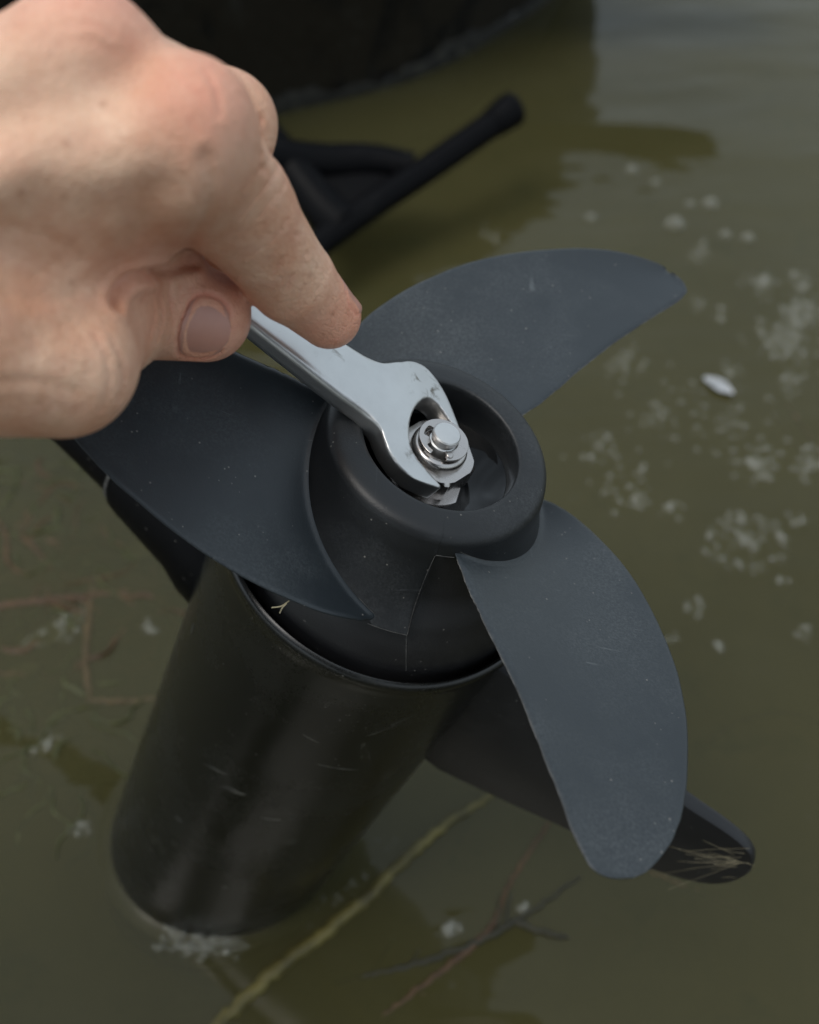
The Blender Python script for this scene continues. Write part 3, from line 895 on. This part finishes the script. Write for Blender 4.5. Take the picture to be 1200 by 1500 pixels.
def nail_border(base, tip, rb, rt, dorsal, width, s0, s1):
    ax_ = tip - base; L = np.linalg.norm(ax_); ax_ /= L
    d = np.array(dorsal, float); d -= (d @ ax_) * ax_; d /= np.linalg.norm(d)
    e = np.cross(ax_, d); out_ = []
    def pt(s_, q):
        uu = 2 * (s_ - s0) / (s1 - s0) - 1
        a = math.radians(width * 1.06) * q * math.sqrt(max(0, 1 - abs(uu) ** 2.6 * .93))
        return base + ax_ * s_ * L + (rb + (rt - rb) * min(s_, 1)) * (math.cos(a) * d + math.sin(a) * e)
    for u in np.linspace(.95, 0, 10): out_.append(pt(s0 + (s1 - s0) * u, 1))
    for q in np.linspace(.8, -.8, 5): out_.append(pt(s0 - .02, q * .6))
    for u in np.linspace(0, .95, 10): out_.append(pt(s0 + (s1 - s0) * u, -1))
    return np.array(out_)
NAIL_T = (t_ip, t_tip, 1.03, .92, (.03, -.46, .88), 43, .50, 1.22)
NAIL_I = (i_dip, i_tip, .83, .66, (.78, .60, .0), 44, .62, 1.25)
def seg_dist(P, line):
    best = np.full(len(P), 1e9)
    for a, b in zip(line[:-1], line[1:]):
        ab = b - a; t = np.clip(((P - a) @ ab) / (ab @ ab + 1e-12), 0, 1)
        best = np.minimum(best, ((P - a - t[:, None] * ab) ** 2).sum(1))
    return np.sqrt(best)
v0, v1, v2, v3 = (vh[qh[:, i]] for i in range(4))
fn = np.cross(v2 - v0, v3 - v1)
nv = np.zeros_like(vh)
for i in range(4): np.add.at(nv, qh[:, i], fn)
nv /= np.linalg.norm(nv, axis=1)[:, None] + 1e-12
if ((vh - vh.mean(0)) * nv).sum(1).mean() < 0: nv = -nv
disp = np.zeros(len(vh)); crease = np.zeros(len(vh))
frng = np.random.default_rng(5)
folds += [(nail_border(*NAIL_T), .055, .055), (nail_border(*NAIL_I), .03, .04)]
for pts, dep, wid in folds:
    if isinstance(pts, np.ndarray): line = pts
    else: line = spline([surf(*p) for p in pts], 24) if len(pts) > 2 else np.array([surf(*p) for p in pts])
    box = ((vh > line.min(0) - 4 * wid) & (vh < line.max(0) + 4 * wid)).all(1)
    idx_ = np.where(box)[0]
    if not len(idx_): continue
    d_ = seg_dist(vh[idx_], line)
    disp[idx_] += -dep * np.exp(-(d_ / wid) ** 2) + .30 * dep * np.exp(-((d_ - 1.9 * wid) / wid) ** 2)
    if wid < .1 and dep < .08: crease[idx_] = np.maximum(crease[idx_], min(1, dep * 14) * np.exp(-(d_ / wid) ** 2))
vh = vh + nv * disp[:, None]
hand = tag(mesh_fast('hand', CM(vh), qh, M_skin, None, CM([t_mcp])[0]), "bare hand with index finger pressed along the wrench, thumb tucked beneath", 'hand')
red = np.zeros(len(vh)); pal = np.zeros(len(vh))
for c, s, w in ((J(300, 150, 17.7), .95, .72), (J(130, 20, 17.5), 1.0, .85), (i_tip, 1.1, .65), (t_tip, 1.25, .85), (i_pip, 1.0, .25), (t_ip, 1.0, .3), (m_pip, .9, .3), (J(180, 385, 20), 1.3, .45)):
    red = np.maximum(red, w * np.exp(-((vh - np.array(c)) ** 2).sum(1) / (s * s)))
for c, s, w in ((J(60, 150, 17), 1.6, .5), (J(330, 200, 18), .7, .5)):
    pal = np.maximum(pal, w * np.exp(-((vh - np.array(c)) ** 2).sum(1) / (s * s)))
red = np.clip(red + .45 * crease, 0, 1)
for nme, arr in (('redness', red), ('pale', pal)):
    at = hand.data.attributes.new(nme, 'FLOAT', 'POINT'); at.data.foreach_set('value', arr.astype(np.float32))

def nail(name, base, tip, rb, rt, dorsal, width, s0, s1, lift=.02):
    """curved plate on a finger end: s along base->tip (may pass 1), width in degrees"""
    ax_ = tip - base; L = np.linalg.norm(ax_); ax_ /= L
    d = np.array(dorsal, float); d -= (d @ ax_) * ax_; d /= np.linalg.norm(d)
    e = np.cross(ax_, d)
    V, F = [], []
    ns, nw = 14, 17
    for layer in (0, 1):
        for i in range(ns):
            s = s0 + (s1 - s0) * i / (ns - 1)
            for j in range(nw):
                q = -1 + 2 * j / (nw - 1)
                # rounded at both ends
                uu = 2 * i / (ns - 1) - 1
                wsc = math.sqrt(max(0, 1 - abs(uu) ** 2.6 * .93))
                a = math.radians(width) * q * wsc
                r = (rb + (rt - rb) * min(s, 1))
                over = max(0, s - 1) * L
                rr_ = math.sqrt(max(.01, r * r - (over * .55) ** 2)) + (lift if layer == 0 else -.05) - .035 * abs(q) ** 4
                V.append(base + ax_ * s * L + rr_ * (math.cos(a) * d + math.sin(a) * e))
    o = ns * nw
    for i in range(ns - 1):
        for j in range(nw - 1):
            q = (i * nw + j, i * nw + j + 1, (i + 1) * nw + j + 1, (i + 1) * nw + j)
            F.append(q); F.append(tuple(x + o for x in q[::-1]))
    bd = [i * nw for i in range(ns)] + [(ns - 1) * nw + j for j in range(1, nw)] + [i * nw + nw - 1 for i in range(ns - 2, -1, -1)] + [j for j in range(nw - 2, 0, -1)]
    for x, y in zip(bd, bd[1:] + bd[:1]): F.append((x, y, y + o, x + o))
    return new_obj(name, CM(V), F, M_nail, hand, 50)
nail('thumb_nail', *NAIL_T, .008)
nail('index_nail', *NAIL_I, .004)
# the rest of the arm and the crouching body it belongs to, in a dark jacket behind the camera
wr_w = CM([J(-470, 360, 18)])[0] * 100
elbow, should, should2 = np.array([-44., -10, 36]), np.array([-30., -58, 74]), np.array([24., -66, 76])
jk = [(wr_w, elbow, 3.3, 5.6, 2), (elbow, should, 5.6, 8.2, 4), (should, should2, 9, 9, 6), (np.array([-4., -64, 78]), np.array([-4., -76, 34]), 17, 18, 8),
      (np.array([-16., -62, 72]), np.array([-14., -74, 36]), 12, 13, 8), (np.array([10., -64, 72]), np.array([8., -74, 36]), 12, 13, 8), (np.array([-4., -58, 92]), np.array([-4., -54, 104]), 9, 12.5, 5),
      (should2, np.array([34., -40, 58]), 8, 5.8, 4), (np.array([34., -40, 58]), np.array([16., -18, 52]), 5.6, 4.2, 3)]
hj = 1.1
gx = np.arange(-62, 52, hj); gy = np.arange(-96, 30, hj); gz = np.arange(12, 134, hj)
X, Y, Z = np.meshgrid(gx.astype(np.float32), gy.astype(np.float32), gz.astype(np.float32), indexing='ij')
FJ = np.full(X.shape, 90, np.float32)
for a, b, ra, rb, k in jk:
    ab = b - a; L = ab @ ab
    t = np.clip(((X - a[0]) * ab[0] + (Y - a[1]) * ab[1] + (Z - a[2]) * ab[2]) / L, 0, 1)
    d = np.sqrt((X - a[0] - t * ab[0]) ** 2 + (Y - a[1] - t * ab[1]) ** 2 + (Z - a[2] - t * ab[2]) ** 2) - (ra + (rb - ra) * t)
    d += .25 * np.sin(t * 40 + .6 * X) * np.sin(.35 * Y + .3 * Z)
    h2 = np.clip(.5 + .5 * (FJ - d) / k, 0, 1)
    FJ = FJ + (d - FJ) * h2 - k * h2 * (1 - h2)
vj, qj = surface_nets(FJ, np.array([gx[0], gy[0], gz[0]]), hj)
mesh_fast('jacket', vj * .01, qj, M_sleeve, hand)

# ------------------------------------------------------------------ floating and sunken plants
def stem(name, pts, rad, mat, label, cat, group=None, n=40):
    P = spline([wpt(x, y, z) for x, y, z in pts], n)
    P += rng.normal(0, .0004, P.shape)
    v, f = tube(P, rad, 8, jitter=.12)
    o = new_obj(name, v, f, mat, None, 60, P[0].tolist())
    return tag(o, label, cat, group)
def twig(name, pts, rad, mat, label, cat='twig', n=60, shoots=0, knots=.35, jit=.10):
    P = spline([wpt(x, y, z) for x, y, z in pts], n)
    P[1:-1] += rng.normal(0, .0003, P[1:-1].shape) * np.array([1, 1, .4])
    R = np.interp(np.linspace(0, 1, n), np.linspace(0, 1, len(rad)), rad)
    for k in rng.choice(np.arange(3, n - 3), max(2, n // 9), replace=False):
        R[k] *= 1 + knots * rng.uniform(.4, 1)
    parts = [tube(P, list(R), 8, jitter=jit)]
    for _ in range(shoots):
        k = int(rng.integers(6, n - 8)); L = rng.uniform(.006, .016)
        t = P[k + 2] - P[k]; t /= np.linalg.norm(t)
        sd_ = np.cross(t, [0, 0, 1]) * rng.choice([-1, 1])
        q = np.array([P[k] + (t * .75 + sd_ * .65) * L * u + np.array([0, 0, .0006 * u]) + rng.normal(0, .0002, 3) for u in np.linspace(0, 1, 7)])
        parts.append(tube(q, [R[k] * .6, R[k] * .5, R[k] * .2], 6, jitter=.2))
    v, f = join(parts)
    return tag(new_obj(name, v, f, mat, None, 60, P[0].tolist()), label, cat)
twig('reed_stem', [(290, 1530, -0.01), (400, 1425, 0.01), (520, 1330, -0.04), (620, 1235, 0.04), (725, 1160, 0.01)], [.0024, .0026, .0020, .0012], M_reed, 'thick yellow-green reed stem floating below the motor, running diagonally', 'reed', 60, 0, .22, .03)
twig('twig', [(560, 1490, -0.10), (650, 1420, -0.04), (715, 1365, 0.01), (750, 1290, -0.02), (805, 1205, 0.03)], [.0010, .0013, .0009, .0006], M_twig_r, 'thin red-brown twig in the water left of the skeg tip', shoots=2)
twig('twig', [(490, 1440, -0.12), (600, 1415, -0.06), (700, 1380, 0.01), (770, 1340, 0.04), (850, 1285, -0.00)], [.0009, .0014, .0012, .0005], M_twig_d, 'dark thin twig crossing the red twig under the near blade', shoots=4)
twig('twig', [(752, 1350, 0.01), (800, 1366, 0.04), (832, 1374, 0.04)], [.0012, .0011, .0006], M_twig_d, 'short dark twig stub beside the crossing twigs', n=24)
twig('twig', [(950, 1275, -0.03), (1030, 1310, -0.06), (1130, 1350, -0.12)], [.0006, .0005], M_twig_o, 'pale thin stalk below the tip of the skeg', n=30)
twig('twig', [(136, 860, -0.10), (126, 960, -0.02), (132, 1020, -0.06)], [.0012, .0014, .001], M_twig_o, 'orange-brown upright stalk left of the motor', n=30)
twig('twig', [(128, 1026, -0.08), (180, 1028, -0.04), (236, 1024, -0.10)], [.0012, .001], M_twig_o, 'orange-brown level stalk touching the left side of the motor', n=30)
twig('twig', [(-10, 890, -0.10), (70, 880, -0.06), (140, 872, -0.08), (200, 868, -0.15)], [.0022, .0012], M_twig_r, 'reddish twig lying level at the left edge', n=40, shoots=3)
twig('twig', [(1150, 590, -0.10), (1185, 640, -0.10), (1215, 690, -0.12)], [.0010, .0009], M_twig_r, 'brownish stalk at the right edge beside the foam', n=24)
twig('twig', [(1120, 590, -0.15), (1160, 640, -0.15), (1200, 700, -0.15)], [.0007, .0007], M_twig_o, 'thin yellow stalk left of the brownish stalk at the right edge', n=24)
twig('twig', [(1030, 1090, -0.19), (1080, 1058, -0.15), (1150, 1045, -0.15), (1210, 1060, -0.17)], [.0008, .0007], M_twig_o, 'faint yellow stalk in the water right of the near blade', n=30)

def leaf(px, py, z, L, W, ang, mat, label, name='leaf', cat='leaf', group=None, curl=.15):
    c = wpt(px, py, z)
    V, F = [], []
    ns, nw = 9, 5
    for lay in (0, 1):
        for i in range(ns):
            s = i / (ns - 1); w = W * math.sin(math.pi * (.06 + .9 * s)) ** .8 * (1 + .1 * math.sin(9 * s + px))
            for j in range(nw):
                q = -1 + 2 * j / (nw - 1)
                x, y = (s - .5) * L, q * w / 2 + .08 * L * math.sin(3 * s + py)
                zz = .35 * curl * (abs(q) ** 1.5 * W * .5 + (s - .5) ** 2 * L * .5) - lay * .0004
                V.append([c[0] + x * math.cos(ang) - y * math.sin(ang), c[1] + x * math.sin(ang) + y * math.cos(ang), c[2] + zz])
    o = ns * nw
    for i in range(ns - 1):
        for j in range(nw - 1):
            q = (i * nw + j, i * nw + j + 1, (i + 1) * nw + j + 1, (i + 1) * nw + j)
            F.append(q); F.append(tuple(x + o for x in q[::-1]))
    bd = [i * nw for i in range(ns)] + [(ns - 1) * nw + j for j in range(1, nw)] + [i * nw + nw - 1 for i in range(ns - 2, -1, -1)] + [j for j in range(nw - 2, 0, -1)]
    for x, y in zip(bd, bd[1:] + bd[:1]): F.append((x, y, y + o, x + o))
    return tag(new_obj(name, V, F, mat, None, 60, c.tolist()), label, cat, group)
leaf(1052, 566, .2, .018, .008, -.7, M_petal, 'small white petal floating on the water right of the hub', 'petal', 'petal', curl=.5)
leaf(80, 920, -0.04, .030, .010, .8, M_leaf_p, 'pale grey sunken leaf left of the motor', curl=.2)
leaf(30, 985, -0.05, .016, .008, .3, M_leaf_p, 'small pale leaf at the left edge below the reddish twig')
leaf(70, 1090, -0.04, .013, .009, .5, M_leaf_p, 'small pale fleck in the dark water at lower left')
leaf(150, 765, -0.07, .024, .010, 1.2, M_leaf_b, 'brown sunken leaf below the dark blade')
leaf(60, 850, -0.08, .040, .014, .1, M_leaf_b, 'long brown sunken leaf at the left edge', curl=.1)
leaf(180, 860, -0.10, .034, .012, -.1, M_leaf_b, 'brown sunken leaf beside the left side of the motor', curl=.1)
leaf(60, 690, -0.07, .020, .008, .4, M_leaf_p, 'pale sunken fleck under the hand at the left edge')
leaf(200, 810, -0.05, .014, .010, .2, M_leaf_p, 'pale sunken fleck below the shaft collar')

# green weed and silt lumps on the left (nobody could count them)
def weed(count, mat, name, label, r0, r1, regions):
    parts = []
    for _ in range(count):
        x0, x1, y0, y1 = regions[int(rng.integers(len(regions)))]
        c = wpt(rng.uniform(x0, x1), rng.uniform(y0, y1), rng.uniform(-.5, -.02)); ang = rng.uniform(0, 6.3); L = rng.uniform(.008, .055)
        p, cur = [], c.copy()
        for s_ in range(9):
            ang += rng.normal(0, .45)
            cur = cur + np.array([math.cos(ang), math.sin(ang), rng.normal(0, .12)]) * L / 9
            cur[2] = min(cur[2], .0002)
            p.append(cur.copy())
        r_ = rng.uniform(r0, r1)
        parts.append(tube(p, [r_ * .5, r_, r_ * .9, r_ * .3], 5, jitter=.35))
    v, f = join(parts)
    return tag(new_obj(name, v, f, mat, None, 80, wpt(100, 800).tolist()), label, 'weed', kind='stuff')
weed(330, M_leaf_g, 'sunken_weed', 'sunken green weed strands at the left', .0003, .0013, [(-60, 300, 640, 900), (-60, 200, 640, 800), (-60, 160, 980, 1180)])
weed(200, M_leaf_b, 'rotting_bits', 'rotting brown plant bits sunken at the left', .0003, .0016, [(-60, 280, 780, 900), (-60, 240, 820, 1000), (60, 240, 660, 800)])

# foam: clusters of small bubbles on the water
bub = []
def dome(c, r, lift=0.0):
    c = np.array(c) + np.array([0, 0, lift])
    ns, nl = 9, 4
    V = [[c[0] + r * math.cos(k * math.pi / 2 / nl) * math.cos(2 * math.pi * j / ns), c[1] + r * math.cos(k * math.pi / 2 / nl) * math.sin(2 * math.pi * j / ns), c[2] + .8 * r * math.sin(k * math.pi / 2 / nl)] for k in range(nl) for j in range(ns)]
    V.append([c[0], c[1], c[2] + .8 * r])
    F = [(k * ns + j, k * ns + (j + 1) % ns, (k + 1) * ns + (j + 1) % ns, (k + 1) * ns + j) for k in range(nl - 1) for j in range(ns)]
    F += [((nl - 1) * ns + j, (nl - 1) * ns + (j + 1) % ns, nl * ns) for j in range(ns)]
    return np.array(V), F
def cluster(px, py, spread, n, r0=.0004, r1=.0019):
    for _ in range(int(n * 2.4)):
        q = rng.normal(0, 1, 2) * spread * .56
        c = wpt(px + q[0], py + q[1] * .85)
        bub.append(dome(c + np.array([0, 0, -.0002]), rng.uniform(r0, r1)))
for a in ((1118, 415, 20, 14), (1170, 412, 18, 14), (1150, 490, 45, 70), (1175, 455, 30, 30), (1105, 680, 28, 26), (885, 650, 16, 8), (985, 743, 14, 7), (930, 735, 20, 8), (720, 345, 14, 6), (1020, 372, 16, 8),
          (915, 532, 26, 16), (1055, 460, 12, 5), (1020, 445, 12, 5), (960, 605, 30, 9), (1070, 545, 14, 8), (1160, 555, 16, 9), (1190, 680, 26, 16), (1020, 890, 14, 5), (1050, 945, 10, 3), (985, 935, 10, 3), (860, 670, 10, 3), (1145, 852, 10, 3),
          (1165, 765, 14, 5), (1000, 600, 60, 12), (900, 700, 60, 12), (1080, 620, 70, 16), (660, 1362, 12, 8), (770, 1330, 10, 3), (90, 920, 18, 6), (70, 1090, 16, 7), (220, 920, 12, 4), (1180, 925, 10, 3), (115, 1215, 14, 5)):
    cluster(*a)
for k in range(120):                               # ring of foam
    t = rng.uniform(0, 6.283); rad_ = 48 * (1 + rng.normal(0, .13) + .1 * math.sin(2 * t + 1))
    c = wpt(1094 + rad_ * math.cos(t) * 1.02, 797 + rad_ * .82 * math.sin(t))
    bub.append(dome(c, rng.uniform(.0003, .0015)))
cluster(1092, 790, 22, 16)
for (px, py, r) in ((988, 330, .006), (1040, 300, .005), (925, 250, .004), (1062, 345, .0035), (865, 320, .0035), (960, 268, .003), (1095, 350, .004), (1010, 300, .003)):
    bub.append(dome(wpt(px, py), r))
v, f = join(bub)
tag(new_obj('foam', v, f, M_bubble, None, 180, wpt(1090, 600).tolist()), 'scattered foam bubbles floating on the pond', 'foam', kind='stuff')
bub = []
for (px, py, r) in ((262, 1356, .0036), (292, 1361, .0030), (322, 1366, .0037), (343, 1370, .0022), (247, 1349, .0020), (304, 1378, .0018), (276, 1378, .0021), (334, 1385, .0016), (241, 1366, .0014), (358, 1376, .0013)):
    bub.append(dome(wpt(px, py + 9), r, .0004))
for _ in range(90):
    bub.append(dome(wpt(rng.normal(297, 36), rng.normal(1384, 9)), rng.uniform(.0004, .0014), .0003))
for _ in range(22):
    s_ = rng.uniform(0, 1) ** .7; bub.append(dome(wpt(400 + s_ * 190 + rng.normal(0, 6), 1374 - 30 * s_ - 150 * s_ * s_ + rng.normal(0, 8)), rng.uniform(.0003, .0009)))
v, f = join(bub)
tag(new_obj('froth', v, f, M_bubble, None, 180, wpt(300, 1360).tolist()), 'froth of bubbles clinging to the foot of the motor', 'foam', kind='stuff')

# dry grass fibres caught on the plastic
def fibres(lines, rad, origin_px, label, name):
    parts = []
    for pts in lines:
        parts.append(tube(spline(pts, 12), rad, 5))
    v, f = join(parts)
    return tag(new_obj(name, v, f, M_fibre, None, 60, v.mean(0).tolist()), label, 'grass')
def skp(px, py):
    q = on_skeg(px, py); w = .36 * np.clip(1.15 - .075 * (q[0] - 4), .35, 1.1)
    return AX([e_r * q[0] + np.array([0, 0, q[1]]) + nrm * w])[0], AX([e_r * q[0] + np.array([0, 0, q[1]]) - nrm * w])[0]
side = 0 if (AXM @ -MC) @ nrm > 0 else 1
sl = []
for _ in range(24):
    px, py = rng.normal(1080, 14), rng.normal(1250, 9)
    a = rng.normal(.05, .22); L = rng.uniform(10, 60) if rng.uniform() < .75 else rng.uniform(60, 120)
    sl.append([skp(px - math.cos(a) * L * u, py - math.sin(a) * L * u + rng.normal(0, .7))[side] for u in (0, .5, 1)])
fibres(sl, .000032, None, 'dry straw fibres stuck to the tip of the skeg', 'grass_fibre')
def zpt(px, py, z):
    d = ray_ax(px, py); t = (z - AXO[2]) / d[2]; return AX([AXO + t * d])[0]
fibres([[zpt(398, 890, -2.0), zpt(412, 888, -1.9), zpt(424, 880, -1.8)], [zpt(410, 898, -2.1), zpt(414, 890, -1.9), zpt(420, 884, -1.8)]], .00016, None, 'tiny yellow grass shred caught under the dark blade', 'grass_shred')
